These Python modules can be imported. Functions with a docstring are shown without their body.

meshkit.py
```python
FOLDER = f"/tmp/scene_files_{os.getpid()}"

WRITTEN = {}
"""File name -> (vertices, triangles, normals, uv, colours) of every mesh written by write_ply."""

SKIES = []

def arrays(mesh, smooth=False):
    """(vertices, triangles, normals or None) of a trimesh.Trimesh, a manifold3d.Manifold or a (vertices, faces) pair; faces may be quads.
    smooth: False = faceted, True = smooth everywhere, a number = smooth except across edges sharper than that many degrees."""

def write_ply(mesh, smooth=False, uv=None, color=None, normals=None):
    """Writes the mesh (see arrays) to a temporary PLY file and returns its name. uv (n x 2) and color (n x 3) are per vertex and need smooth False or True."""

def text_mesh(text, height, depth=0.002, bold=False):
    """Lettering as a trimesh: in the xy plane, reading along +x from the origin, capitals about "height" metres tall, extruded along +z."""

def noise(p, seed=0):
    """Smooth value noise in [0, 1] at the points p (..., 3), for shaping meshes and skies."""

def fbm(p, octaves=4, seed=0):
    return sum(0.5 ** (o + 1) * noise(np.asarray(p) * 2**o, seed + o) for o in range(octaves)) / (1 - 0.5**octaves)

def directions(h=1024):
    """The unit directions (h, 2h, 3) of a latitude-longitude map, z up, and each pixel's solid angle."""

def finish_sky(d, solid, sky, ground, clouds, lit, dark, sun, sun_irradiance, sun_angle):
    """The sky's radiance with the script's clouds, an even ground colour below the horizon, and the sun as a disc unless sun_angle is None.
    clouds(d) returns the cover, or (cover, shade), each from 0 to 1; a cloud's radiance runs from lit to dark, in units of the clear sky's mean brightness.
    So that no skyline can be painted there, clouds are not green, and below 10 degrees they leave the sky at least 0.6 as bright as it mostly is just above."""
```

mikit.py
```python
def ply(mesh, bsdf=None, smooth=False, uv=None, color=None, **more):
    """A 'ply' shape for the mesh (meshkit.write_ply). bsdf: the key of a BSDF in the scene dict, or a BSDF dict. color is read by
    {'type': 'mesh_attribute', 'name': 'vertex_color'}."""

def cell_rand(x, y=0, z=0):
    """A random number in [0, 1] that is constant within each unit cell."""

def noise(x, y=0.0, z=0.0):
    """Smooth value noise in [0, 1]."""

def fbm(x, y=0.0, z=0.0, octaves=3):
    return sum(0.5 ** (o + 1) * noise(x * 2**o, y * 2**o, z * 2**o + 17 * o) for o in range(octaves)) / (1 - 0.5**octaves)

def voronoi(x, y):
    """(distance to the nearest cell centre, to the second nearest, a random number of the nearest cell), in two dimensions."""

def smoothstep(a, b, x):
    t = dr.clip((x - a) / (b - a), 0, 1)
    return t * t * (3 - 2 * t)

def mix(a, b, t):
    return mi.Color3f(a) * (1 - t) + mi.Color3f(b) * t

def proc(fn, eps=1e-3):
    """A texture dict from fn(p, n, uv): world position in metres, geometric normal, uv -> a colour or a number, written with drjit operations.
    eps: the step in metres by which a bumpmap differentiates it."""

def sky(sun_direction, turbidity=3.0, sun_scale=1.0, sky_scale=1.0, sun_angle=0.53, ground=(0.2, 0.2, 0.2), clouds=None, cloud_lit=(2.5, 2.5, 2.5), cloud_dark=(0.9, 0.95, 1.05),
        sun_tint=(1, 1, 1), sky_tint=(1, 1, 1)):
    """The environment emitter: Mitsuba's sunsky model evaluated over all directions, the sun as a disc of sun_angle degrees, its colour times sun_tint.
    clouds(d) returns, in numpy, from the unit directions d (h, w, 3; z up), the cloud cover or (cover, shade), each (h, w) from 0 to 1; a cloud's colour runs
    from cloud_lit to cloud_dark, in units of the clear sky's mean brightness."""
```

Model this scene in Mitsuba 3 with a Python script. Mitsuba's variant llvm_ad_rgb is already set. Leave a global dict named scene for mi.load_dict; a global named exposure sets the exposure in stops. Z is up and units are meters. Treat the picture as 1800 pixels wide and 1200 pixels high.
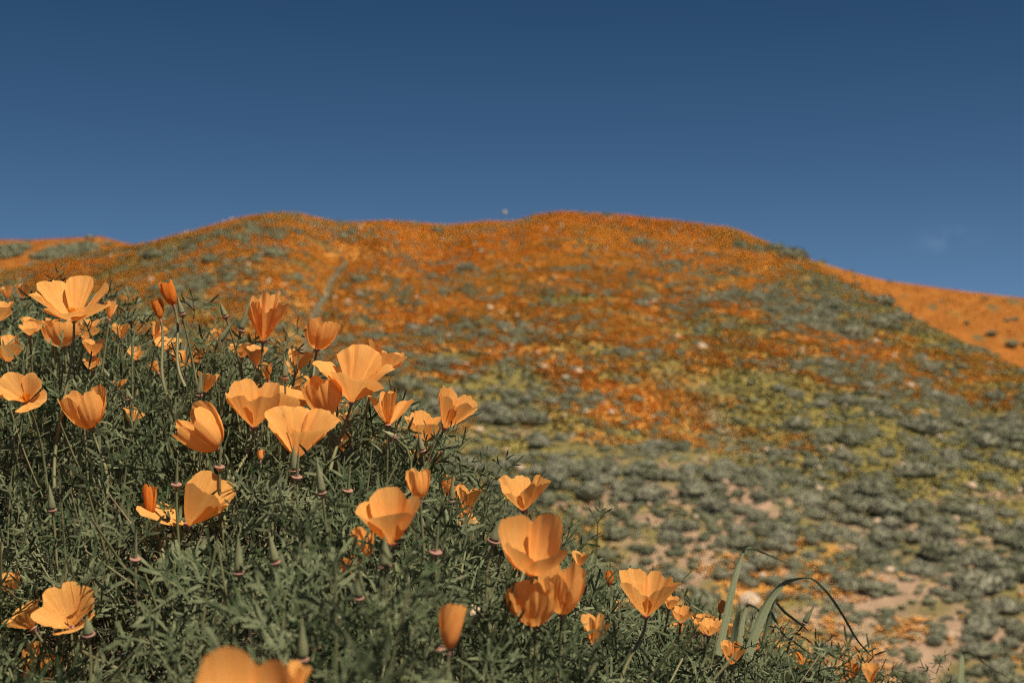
import math
import numpy as np, trimesh, mitsuba as mi, mikit, meshkit
import drjit as dr
from scipy.interpolate import RBFInterpolator
from mikit import noise, fbm, smoothstep, mix, cell_rand

scene, labels = {}, {}
T = mi.ScalarTransform4f
RNG = np.random.default_rng(7)

# ------------------------------------------------------------------ camera, sky, exposure
FPX = 900 / math.tan(math.radians(20.0))          # focal length in photo pixels (1800 wide)
PITCH = math.atan2(100.0, FPX)
FWD = np.array([0, math.cos(PITCH), math.sin(PITCH)])
RIGHT = np.array([1.0, 0, 0])
UP = np.array([0, -math.sin(PITCH), math.cos(PITCH)])
scene['camera'] = {'type': 'thinlens', 'fov': 40.0, 'fov_axis': 'x', 'near_clip': 0.02, 'far_clip': 60000.0,
                   'aperture_radius': 0.0027, 'focus_distance': 1.42,
                   'to_world': T().look_at(origin=[0, 0, 0], target=FWD.tolist(), up=[0, 0, 1])}
SUN = np.array([0.40, -0.46, 0.92]); SUN /= np.linalg.norm(SUN)


def air(d):                                        # the pale haze low in the sky all round, and one faint wisp of cloud over the right hill
    az = np.degrees(np.arctan2(d[..., 0], d[..., 1])); el = np.degrees(np.arcsin(d[..., 2]))
    g = np.exp(-((az - 17.2 - 0.6 * (el - 6.1)) / 0.9) ** 2 - ((el - 6.15) / 0.35) ** 2)
    n = meshkit.fbm(np.stack([az * 1.6, el * 3.0, az * 0], -1), 4, 3)
    w = np.clip(g * (n - 0.3) * 0.6, 0, 0.2)
    haze = 0.85 * np.exp(-np.clip(el, 0, None) / 6.0)
    return haze + w * (1 - haze), w / (haze + w * (1 - haze) + 1e-6)


scene['sky'] = mikit.sky(SUN.tolist(), turbidity=2.2, sun_scale=1.0, sky_scale=0.157, sky_tint=(0.26, 0.68, 1.0), sun_tint=(1.0, 0.95, 0.86),
                         clouds=air, cloud_lit=(4.9, 8.6, 14.6), cloud_dark=(8.0, 10.5, 14.5))
exposure = 2.1


def at(px, py, d):
    """The point seen at photo pixel (px, py), d metres deep."""
    return (FWD + RIGHT * ((px - 900) / FPX) + UP * ((600 - py) / FPX)) * d


def pix(p):
    p = np.asarray(p, float); d = p @ FWD
    return 900 + (p @ RIGHT) / d * FPX, 600 - (p @ UP) / d * FPX, d


# ------------------------------------------------------------------ scene writing helpers
def fresh(name):
    used = lambda k: k in scene or k in labels
    if not used(name): return name
    i = 1
    while used(f'{name}_{i:03d}'): i += 1
    return f'{name}_{i:03d}'


COUNT = {}


def part(root, name, mesh, bsdf, smooth=True, uv=None, color=None):
    n = COUNT.get((root, name), 0); COUNT[(root, name)] = n + 1
    key = f'{root}__{name}' + (f'_{n:03d}' if n else '')
    scene[key] = mikit.ply(mesh, bsdf, smooth=smooth, uv=uv, color=color)
    return key


def thing(name, label, cat, group=None):
    n = COUNT.get(name, 0); COUNT[name] = n + 1
    key = name + (f'_{n:03d}' if n else '')
    labels[key] = {'label': label, 'category': cat}
    if group: labels[key]['group'] = group
    return key


def single(name, mesh, bsdf, smooth=False, kind=None, label=None, cat=None, color=None, uv=None):
    n = COUNT.get(name, 0); COUNT[name] = n + 1
    key = name + (f'_{n:03d}' if n else '')
    scene[key] = mikit.ply(mesh, bsdf, smooth=smooth, color=color, uv=uv)
    e = {}
    if kind: e['kind'] = kind
    if label: e['label'] = label
    if cat: e['category'] = cat
    labels[key] = e
    return key


def copies(v, f, mats, pos):
    """One mesh of the template (v, f) under each 3x3 matrix and position."""
    vs = np.einsum('nij,kj->nki', mats, v) + pos[:, None, :]
    fs = f[None] + (np.arange(len(pos)) * len(v))[:, None, None]
    return vs.reshape(-1, 3), fs.reshape(-1, 3)


def merge(meshes):
    vs, fs, o = [], [], 0
    for v, f in meshes:
        vs.append(v); fs.append(np.asarray(f) + o); o += len(v)
    return np.vstack(vs), np.vstack(fs)


def grid_faces(nu, nv, close=False):
    i, j = np.meshgrid(np.arange(nu - 1 + close), np.arange(nv - 1), indexing='ij')
    a = (i % nu) * nv + j; b = ((i + 1) % nu) * nv + j
    q = np.stack([a, b, b + 1, a + 1], -1).reshape(-1, 4)
    return np.vstack([q[:, [0, 1, 2]], q[:, [0, 2, 3]]])


def frame(z, hint=(0, -1, 0)):
    """Matrix whose columns are x, y, z axes with the third along z, the first near hint."""
    z = np.asarray(z, float); z = z / np.linalg.norm(z)
    x = np.asarray(hint, float) - z * (np.asarray(hint) @ z)
    if np.linalg.norm(x) < 1e-3: x = np.cross(z, [1, 0, 0.3])
    x /= np.linalg.norm(x)
    return np.stack([x, np.cross(z, x), z], 1)


def bezier(ps, n):
    ps = np.asarray(ps, float); t = np.linspace(0, 1, n)[:, None]; k = len(ps) - 1
    return sum(math.comb(k, i) * t ** i * (1 - t) ** (k - i) * ps[i] for i in range(k + 1))


def tube(path, radii, sides=6):
    path = np.asarray(path, float); n = len(path)
    radii = np.broadcast_to(radii, (n,))
    tan = np.gradient(path, axis=0); tan /= np.linalg.norm(tan, axis=1, keepdims=True)
    x = np.cross(tan[0], [0.3, 0.5, 0.81]); x /= np.linalg.norm(x)
    rings = []
    a = np.arange(sides) / sides * 2 * np.pi
    for i in range(n):
        x = x - tan[i] * (x @ tan[i]); x /= np.linalg.norm(x); y = np.cross(tan[i], x)
        rings.append(path[i] + radii[i] * (np.cos(a)[:, None] * x + np.sin(a)[:, None] * y))
    v = np.array(rings).transpose(1, 0, 2).reshape(-1, 3)       # sides x n
    return v, grid_faces(sides, n, True)


def lathe(profile, sides=12):
    """profile: (r, z) rows; around z."""
    profile = np.asarray(profile, float); a = np.arange(sides) / sides * 2 * np.pi
    v = np.stack([np.cos(a)[:, None] * profile[None, :, 0], np.sin(a)[:, None] * profile[None, :, 0], np.broadcast_to(profile[:, 1], (sides, len(profile)))], -1)
    return v.reshape(-1, 3), grid_faces(sides, len(profile), True)


def put(mesh, m, p):
    return mesh[0] @ m.T + p, mesh[1]


# ------------------------------------------------------------------ materials
def petal_colour(p, n, uv):
    streak = noise(uv.x * 34.0, uv.y * 2.2, 3.0) * 0.6 + noise(uv.x * 80.0, uv.y * 3.0, 9.0) * 0.4
    blot = fbm(p.x * 90.0, p.y * 90.0, p.z * 90.0)
    claw = smoothstep(0.34, 0.05, uv.y + 0.10 * streak)          # the deeper orange base of a petal
    c = mix((0.945, 0.565, 0.215), (0.92, 0.475, 0.14), smoothstep(0.1, 0.9, streak * 0.75 + blot * 0.35))
    return mix(c, (0.76, 0.29, 0.04), claw * 0.75)


def petal_deep(p, n, uv):
    streak = noise(uv.x * 34.0, uv.y * 2.2, 3.0)
    return mix((0.86, 0.36, 0.085), (0.74, 0.25, 0.035), streak)


def leaf_colour(p, n, uv):
    a = noise(p.x * 26.0, p.y * 26.0, p.z * 26.0); b = noise(p.x * 210.0, p.y * 210.0, p.z * 210.0)
    c = mix((0.042, 0.074, 0.039), (0.215, 0.258, 0.172), smoothstep(0.2, 0.85, a * 0.6 + b * 0.4))
    return c


def stem_colour(p, n, uv):
    a = noise(p.x * 40.0, p.y * 40.0, p.z * 40.0)
    return mix((0.105, 0.135, 0.065), (0.19, 0.19, 0.12), a)


def bud_colour(p, n, uv):
    a = noise(p.x * 300.0, p.y * 300.0, p.z * 120.0)
    return mix((0.15, 0.19, 0.11), (0.24, 0.26, 0.17), a)


def blade_colour(p, n, uv):
    s = noise(uv.x * 40.0, uv.y * 4.0, 1.0)
    return mix((0.14, 0.185, 0.12), (0.22, 0.26, 0.185), s)


def soil_colour(p, n, uv):
    a = fbm(p.x * 14.0, p.y * 14.0, p.z * 14.0, 4); b = noise(p.x * 160.0, p.y * 160.0, p.z * 160.0)
    return mix((0.045, 0.035, 0.025), (0.15, 0.115, 0.085), a * 0.7 + b * 0.4)


def carpet_colour(p, n, uv):
    a = fbm(p.x * 0.22, p.y * 0.22, p.z * 0.22, 3); b = cell_rand(p.x * 9.0, p.y * 9.0, p.z * 9.0)
    c = mix((0.74, 0.425, 0.13), (0.73, 0.50, 0.19), smoothstep(0.3, 0.7, a))
    return mix(c, (0.62, 0.29, 0.06), smoothstep(0.5, 1.0, b) * 0.3)


def tuft_colour(p, n, uv):
    a = fbm(p.x * 0.3, p.y * 0.3, p.z * 0.3, 3); b = cell_rand(p.x * 6.0, p.y * 6.0, p.z * 6.0)
    c = mix((0.24, 0.24, 0.125), (0.36, 0.335, 0.145), smoothstep(0.35, 0.7, a))
    return mix(c, (0.17, 0.185, 0.11), b * 0.3)


def sage_colour(p, n, uv):
    a = noise(p.x * 1.6, p.y * 1.6, p.z * 1.6); b = cell_rand(p.x * 14.0, p.y * 14.0, p.z * 14.0)
    c = mix((0.115, 0.138, 0.10), (0.255, 0.272, 0.235), a)
    return mix(c, (0.13, 0.15, 0.09), b * 0.25)


def rock_colour(p, n, uv):
    a = fbm(p.x * 6.0, p.y * 6.0, p.z * 6.0, 4)
    return mix((0.33, 0.26, 0.20), (0.55, 0.47, 0.39), a)


def lit(fn, rough=0.7, **more):
    return {'type': 'twosided', 'b': {'type': 'principled', 'base_color': mikit.proc(fn), 'roughness': rough, 'specular': 0.35, **more}}


def thin(fn, trans, rough=0.6):
    return {'type': 'principledthin', 'base_color': mikit.proc(fn), 'roughness': rough, 'diff_trans': trans, 'spec_trans': 0.0, 'eta': 1.5}


scene['m_petal'] = thin(petal_colour, 0.92, 0.42)
scene['m_petal_deep'] = thin(petal_deep, 1.0, 0.45)
scene['m_leaf'] = thin(leaf_colour, 0.35, 0.38)
scene['m_stem'] = lit(stem_colour, 0.5)
scene['m_bud'] = lit(bud_colour, 0.5)
scene['m_collar'] = {'type': 'twosided', 'b': {'type': 'principled', 'base_color': {'type': 'rgb', 'value': [0.30, 0.17, 0.15]}, 'roughness': 0.5}}
scene['m_stamen'] = {'type': 'twosided', 'b': {'type': 'principled', 'base_color': {'type': 'rgb', 'value': [0.75, 0.40, 0.05]}, 'roughness': 0.7}}
scene['m_blade'] = thin(blade_colour, 0.4, 0.45)
scene['m_soil'] = lit(soil_colour, 0.95)
scene['m_carpet'] = lit(carpet_colour, 0.8)
scene['m_tuft'] = lit(tuft_colour, 0.8)
scene['m_sage'] = lit(sage_colour, 0.9)
scene['m_scrub'] = lit(lambda p, n, uv: mix((0.065, 0.085, 0.055), (0.19, 0.21, 0.155), noise(p.x * 1.1, p.y * 1.1, p.z * 1.1) * 0.85 + cell_rand(p.x * 14.0, p.y * 14.0, p.z * 14.0) * 0.15), 0.9)
scene['m_rock'] = lit(rock_colour, 0.9)
scene['m_hill'] = {'type': 'twosided', 'b': {'type': 'diffuse', 'reflectance': {'type': 'mesh_attribute', 'name': 'vertex_color'}}}
scene['m_moon'] = {'type': 'diffuse', 'reflectance': {'type': 'rgb', 'value': [0.34, 0.35, 0.36]}}

# ------------------------------------------------------------------ far hills
def tangents(px, py):
    d = FWD + RIGHT * ((px - 900) / FPX) + UP * ((600 - py) / FPX)
    return d[0] / d[1], d[2] / d[1]


def outline(points):
    uv = np.array([tangents(*p) for p in points])
    return lambda u: np.interp(u, uv[:, 0], uv[:, 1])


RIDGE = outline([(-700, 560), (-300, 520), (0, 478), (120, 452), (225, 432), (260, 429), (310, 415), (350, 405), (400, 391), (440, 382), (480, 377), (515, 376), (550, 384), (600, 394), (680, 390),
                 (740, 394), (790, 398), (850, 392), (905, 392), (940, 381), (985, 374), (1080, 379), (1180, 389), (1290, 403), (1330, 420), (1400, 448), (1450, 474), (1500, 503),
                 (1600, 558), (1700, 606), (1800, 652), (2100, 790), (2600, 980)])
DIST = outline([(-700, 0), (2600, 0)])


def ridge_y(u):
    return 74 + 5 * np.sin(u * 9 + 1.0) - 18 * np.clip(u - 0.16, 0, 0.6) / 0.25 + 4 * np.clip(-u - 0.2, 0, 1) / 0.2


def soft_ridge(u):
    return (RIDGE(u - 0.006) + 2 * RIDGE(u) + RIDGE(u + 0.006)) / 4


GULLY = [[(612, 440), (592, 465), (572, 500), (548, 545), (535, 590), (528, 640)], [(765, 420), (752, 455), (722, 490), (700, 530), (690, 570)],
         [(1240, 700), (1290, 760), (1350, 800), (1420, 850), (1480, 890), (1520, 930), (1560, 980)], [(1180, 520), (1230, 600), (1250, 690)]]


def main_raw(u, y):
    D1 = ridge_y(u); z1 = soft_ridge(u) * D1
    D0, z0 = 30.0, -6.3
    t = (y - D0) / (D1 - D0)
    g = np.where(t < 0, 1.22 * t, t * (1.22 - 0.22 * np.clip(t, 0, 1)))
    over = np.clip(y - D1, 0, None)
    s1 = 0.78 * (z1 - z0) / (D1 - D0)
    return np.where(y <= D1, z0 + (z1 - z0) * g, z1 + s1 * over - 0.12 * over ** 2)


def hill_at(px, py, f=main_raw):
    u, e = tangents(px, py)
    ys = np.linspace(14, 90, 3000)
    hit = np.nonzero(f(np.full_like(ys, u), ys) >= e * ys)[0]
    y = ys[hit[0]] if len(hit) else ridge_y(u)
    return np.array([u * y, y])


GULLIES = [np.array([hill_at(*p) for p in g]) for g in GULLY]


def seg_distance(p, line):
    best = np.full(len(p), 1e9)
    for a, b in zip(line[:-1], line[1:]):
        ab = b - a; t = np.clip(((p - a) @ ab) / (ab @ ab), 0, 1)
        best = np.minimum(best, np.linalg.norm(p - a - t[:, None] * ab, axis=1))
    return best


def main_hill(x, y):
    shape = np.shape(x); x = np.ravel(x); y = np.ravel(y)
    z = main_raw(x / y, y)
    p = np.stack([x, y], 1)
    for g, (w, dep) in zip(GULLIES, [(1.3, 0.55), (1.6, 0.5), (1.4, 0.35), (1.6, 0.3)]):
        z = z - dep * np.exp(-(seg_distance(p, g) / w) ** 2)
    q = np.stack([x, y, 0 * x], 1)
    fade = np.clip((ridge_y(x / y) - y) / 8, 0.15, 1)
    z = z + fade * (1.5 * (meshkit.fbm(q * 0.09, 3, 5) - 0.5) + 0.30 * (meshkit.fbm(q * 0.8, 3, 9) - 0.5))
    return z.reshape(shape)


# plant cover on the main hill: at photo places, how much [poppies, yellow-green grass, sagebrush, bare soil]
COVER = [(50, 470, .6, .3, .2, 0), (300, 450, .6, .4, .62, .05), (360, 470, .7, .3, .45, 0), (400, 500, .7, .2, .4, 0), (240, 470, .6, .5, .25, 0), (150, 470, .65, .4, .2, 0), (330, 425, .6, .5, .3, 0), (550, 430, .85, .15, .3, 0), (700, 450, .88, .1, .2, 0), (700, 560, .8, .15, .35, 0),
         (700, 650, .7, .2, .5, .1), (900, 430, .97, .1, .1, 0), (900, 520, .85, .15, .3, 0), (900, 620, .55, .45, .55, .15), (850, 720, .3, .35, .8, .25), (850, 850, .15, .4, .9, .2),
         (1000, 530, .6, .6, .2, 0), (1000, 420, .92, .1, .2, 0), (1000, 650, .6, .45, .4, .12), (1000, 750, .35, .4, .7, .2), (1100, 740, .85, .2, .3, 0), (1200, 765, .75, .3, .3, 0),
         (1000, 840, .1, .3, .9, .5), (1150, 850, .02, .1, 1, .9), (1100, 600, .75, .45, .25, 0), (1250, 450, .88, .2, .25, 0), (1250, 600, .6, .55, .3, 0), (1350, 680, .3, .95, .25, 0),
         (1400, 540, .38, .3, .85, .2), (1460, 530, .42, .35, .8, .1), (1350, 470, .7, .3, .4, .05), (1550, 630, .9, .25, .35, 0), (1650, 670, .85, .35, .3, 0), (1500, 490, .4, .75, .3, 0),
         (1650, 585, .25, .9, .2, 0), (1750, 645, .4, .8, .3, 0), (1450, 750, .15, .65, .7, .3), (1350, 820, .1, .7, .6, .2), (1500, 820, .1, .95, .4, .1), (1650, 750, .2, .4, .9, .25),
         (1750, 765, .1, .25, 1, .2), (1750, 860, .15, .65, .7, .2), (1250, 850, 0, .15, 1, .75), (1300, 950, 0, .2, 1, .7), (1500, 930, 0, .3, 1, .6), (1700, 950, 0, .15, 1, .75),
         (1400, 1030, .66, .1, .6, .8), (1450, 1100, .66, .1, .6, .8), (1480, 1010, .55, .1, .6, .6), (1350, 970, .4, .2, .8, .6), (1600, 1050, .1, .1, 1, .85), (1750, 1100, 0, .15, 1, .75), (1550, 1150, .5, .15, .7, .8), (1000, 950, .25, .55, .8, .3),
         (1150, 980, .1, .4, .8, .6), (1350, 900, 0, .3, 1, .6), (1250, 740, .5, .6, .4, .1)]
CP = np.array([hill_at(c[0], c[1]) for c in COVER])
cover_fit = RBFInterpolator(CP * [1, 0.8], np.array([c[2:] for c in COVER]), kernel='linear', smoothing=0.5, neighbors=14)


def cover(x, y):
    c = np.clip(cover_fit(np.stack([x, y * 0.8], 1)) + [0.09, 0.14, 0, 0.05], 0, 1)
    return c[:, 0], c[:, 1], c[:, 2], c[:, 3]


def patch(x, y, scale, seed, stretch=1.7):
    """Patch noise in 0..1, patches a little longer across the slope than down it."""
    return meshkit.fbm(np.stack([x * scale, y * scale * stretch, 0 * x + seed * 3.7], 1), 4, seed)


U = np.linspace(-0.62, 0.62, 400)
Y = np.concatenate([np.linspace(9, 28, 26)[:-1], np.linspace(28, 92, 250)])
uu, yy = np.meshgrid(U, Y, indexing='ij')
hx = (uu * yy).ravel(); hy = yy.ravel(); hz = main_hill(hx, hy)
o, ye, sg, ba = cover(hx, hy)
n1, n2, n3 = patch(hx, hy, 0.55, 11), patch(hx, hy, 0.55, 23), patch(hx, hy, 1.7, 31)
col = np.array([0.155, 0.145, 0.070]) + 0.05 * (n3[:, None] - 0.5) * np.array([1.2, 1.0, 0.4])
w = np.clip((n2 - 0.62 + 0.42 * ye) * 6, 0, 1)[:, None] * 0.6
col = col * (1 - w) + w * np.array([0.30, 0.27, 0.085])
w = np.clip((n1 - 0.80 + 0.60 * o) * 5 + (n3 - 0.5) * 3, 0, 1)[:, None] * 0.9
col = col * (1 - w) + w * np.array([0.54, 0.275, 0.07])
w = np.clip((0.5 * patch(hx, hy, 0.5, 47) + 0.5 * patch(hx, hy, 1.6, 49) - 0.745 + 0.37 * ba) * 10, 0, 1)[:, None]
col = col * (1 - w) + w * (np.array([0.31, 0.235, 0.185]) * (0.55 + 0.9 * patch(hx, hy, 4.2, 51)[:, None]))
hp = np.stack([hx, hy], 1)
w = np.exp(-(seg_distance(hp, GULLIES[0]) / 0.3) ** 2)[:, None] * 0.7
col = col * (1 - w) + w * np.array([0.16, 0.13, 0.07])
w = np.exp(-(seg_distance(hp, GULLIES[2]) / 0.5) ** 2)[:, None] * 0.6
col = col * (1 - w) + w * np.array([0.30, 0.25, 0.20])
single('hillside', (np.stack([hx, hy, hz], 1), grid_faces(len(U), len(Y))[:, ::-1]), 'm_hill', smooth=True, kind='structure', color=col)

# hills behind
SPOTS = []


def back_hill(points, y0, y1, u0, u1, drop, seed, base, spots):
    line = outline(points)
    u, y = np.meshgrid(np.linspace(u0, u1, 150), np.linspace(y0, y1 + 16, 90), indexing='ij')
    x = u * y
    f = lambda u, y: line(u) * y1 - drop * np.clip((y1 - y) / (y1 - y0), 0, 1) ** 1.1 - 0.03 * np.clip(y - y1, 0, None) ** 2
    z = f(u, y) + 0.9 * (meshkit.fbm(np.stack([x * 0.1, y * 0.1, 0 * x], -1), 4, seed) - 0.5) * np.clip((y1 - y) / 15, 0.12, 1)
    n = patch(x.ravel(), y.ravel(), 0.30, seed)[:, None]; m = patch(x.ravel(), y.ravel(), 0.8, seed + 1)[:, None]
    w = np.clip((n - base) * 7, 0, 1)
    c = np.array([0.27, 0.115, 0.030]) * (0.45 + 1.1 * m) * (1 - w) + w * np.array([0.20, 0.185, 0.075])
    spots_at = []
    for (px, py, r) in spots:
        uu_, e = tangents(px, py); ys = np.linspace(y0, y1, 400); k = np.argmax(f(np.full(400, uu_), ys) >= e * ys)
        spots_at.append((uu_ * ys[k], ys[k], r))
        d = np.hypot(x.ravel() - uu_ * ys[k], (y.ravel() - ys[k]) * 0.6)[:, None]
        ww = np.clip((r * (0.6 + 0.9 * m) - d) / (0.4 * r), 0, 1)
        c = c * (1 - ww) + ww * np.array([0.09, 0.105, 0.06])
    SPOTS.append(spots_at)
    single('hill', (np.stack([x, y, z], -1).reshape(-1, 3), grid_faces(150, 90)[:, ::-1]), 'm_hill', smooth=True, kind='structure', color=c)
    return f, (u0, u1, y0, y1)


HR = back_hill([(1200, 400), (1330, 424), (1400, 447), (1430, 457), (1500, 478), (1550, 491), (1620, 501), (1700, 512), (1800, 524), (2100, 575), (2500, 640)], 84, 135, 0.13, 0.66, 20, 61, 0.60,
               [(1745, 540, 0.6), (1720, 590, 0.5), (1640, 540, 0.5), (1780, 530, 0.7), (1590, 520, 0.4)])
HL = back_hill([(-900, 470), (-300, 440), (0, 421), (60, 421), (120, 418), (175, 415), (225, 428), (300, 440), (420, 470)], 92, 150, -0.75, -0.18, 22, 71, 0.60,
               [(130, 443, 2.4), (95, 445, 2.0), (15, 442, 1.8)])

# valley floor and the land beyond, down below everything
single('terrain', (np.array([[-4000, -4000, -19.0], [4000, -4000, -19], [4000, 4000, -19], [-4000, 4000, -19]]), np.array([[0, 1, 2], [0, 2, 3]])), 'm_soil', kind='structure')

# the foot trail that climbs the gully
def trail(line, width):
    p = np.vstack([a + (b - a) * t for a, b in zip(line[:-1], line[1:]) for t in np.linspace(0, 1, 14)[:-1]] + [line[-1:]]).reshape(-1, 2)
    tan = np.gradient(p, axis=0); tan /= np.linalg.norm(tan, axis=1, keepdims=True); nor = np.stack([-tan[:, 1], tan[:, 0]], 1)
    wob = width * (0.75 + 0.5 * meshkit.noise(np.stack([p[:, 0], p[:, 1], 0 * p[:, 0]], 1) * 0.6, 3))[:, None]
    vs = []
    for s in np.linspace(-1, 1, 5):
        q = p + nor * s * wob
        vs.append(np.stack([q[:, 0], q[:, 1], main_hill(q[:, 0], q[:, 1]) + 0.06], 1))
    return np.array(vs).reshape(-1, 3), grid_faces(5, len(p))


scene['m_trail'] = lit(lambda p, n, uv: mix((0.065, 0.066, 0.045), (0.115, 0.11, 0.085), fbm(p.x * 2.0, p.y * 2.0, p.z * 2.0)), 0.95)
single('path', trail(GULLIES[0], 0.10), 'm_trail', smooth=True, kind='structure')

# ------------------------------------------------------------------ far plants
def sample_hill(n, rng, umin=-0.40, umax=0.40, ymin=24):
    u = rng.uniform(umin, umax, n); y = rng.uniform(ymin, 80, n)
    keep = (rng.uniform(0, 80, n) < y) & (y < ridge_y(u) + 1.0)
    return (u * y)[keep], y[keep]


def spin(rng, n, size, tilt=0.3, flat=1.0):
    a = rng.uniform(0, 2 * np.pi, n); s = np.broadcast_to(size, (n,))
    m = np.zeros((n, 3, 3))
    m[:, 0, 0] = np.cos(a) * s; m[:, 0, 1] = -np.sin(a) * s; m[:, 1, 0] = np.sin(a) * s; m[:, 1, 1] = np.cos(a) * s; m[:, 2, 2] = s * flat
    m[:, 0, 2] = rng.normal(0, tilt, n) * s; m[:, 1, 2] = rng.normal(0, tilt, n) * s
    return m


cup = (np.array([[0, 0, 0], [1, 0, .22], [0, 1, .22], [-1, 0, .22], [0, -1, .22]]), np.array([[0, 1, 2], [0, 2, 3], [0, 3, 4], [0, 4, 1]]))
x, y = sample_hill(560000, RNG)
o, ye, sg, ba = cover(x, y)
a = patch(x, y, 0.55, 11); b = patch(x, y, 1.9, 13)
prob = np.clip((a - 0.80 + 0.67 * o) * 5 + (b - 0.5) * 3.0, 0, 1) + 0.02 * o
keep = (RNG.uniform(0, 1, len(x)) < prob) & (seg_distance(np.stack([x, y], 1), GULLIES[0]) > 0.15)
x, y = x[keep][:150000], y[keep][:150000]
n = len(x); size = RNG.uniform(0.045, 0.085, n)
pos = np.stack([x, y, main_hill(x, y) + RNG.uniform(0.01, 0.08, n)], 1)
single('poppy_carpet', copies(*cup, spin(RNG, n, size, 0.16), pos), 'm_carpet', kind='stuff', label='carpet of tiny orange poppies spread in patches over the far hillside', cat='poppies')
pts = []
for f, (u0, u1, y0, y1) in (HR, HL):
    u = RNG.uniform(u0, u1, 16000); yq = y0 + (y1 + 3 - y0) * RNG.uniform(0, 1, 16000)
    u = u[np.abs(u) < 0.42]; yq = yq[:len(u)]
    if f is HR[0]: u, yq = u[:3500], yq[:3500]
    k = patch(u * yq, yq, 0.30, 61 if f is HR[0] else 71) < (0.66 if f is HR[0] else 0.60)
    for sx_, sy_, sr_ in SPOTS[0 if f is HR[0] else 1]: k &= np.hypot(u * yq - sx_, (yq - sy_) * 0.6) > sr_ * (0.8 + 0.5 * patch(u * yq, yq, 0.8, 5))
    pts.append(np.stack([u * yq, yq, f(u, yq) + 0.05], 1)[k])
pts = np.vstack(pts)
single('poppy_carpet', copies(*cup, spin(RNG, len(pts), RNG.uniform(0.10, 0.18, len(pts))), pts), 'm_carpet', kind='stuff', label='orange poppies covering the two hills behind the ridge', cat='poppies')

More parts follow.
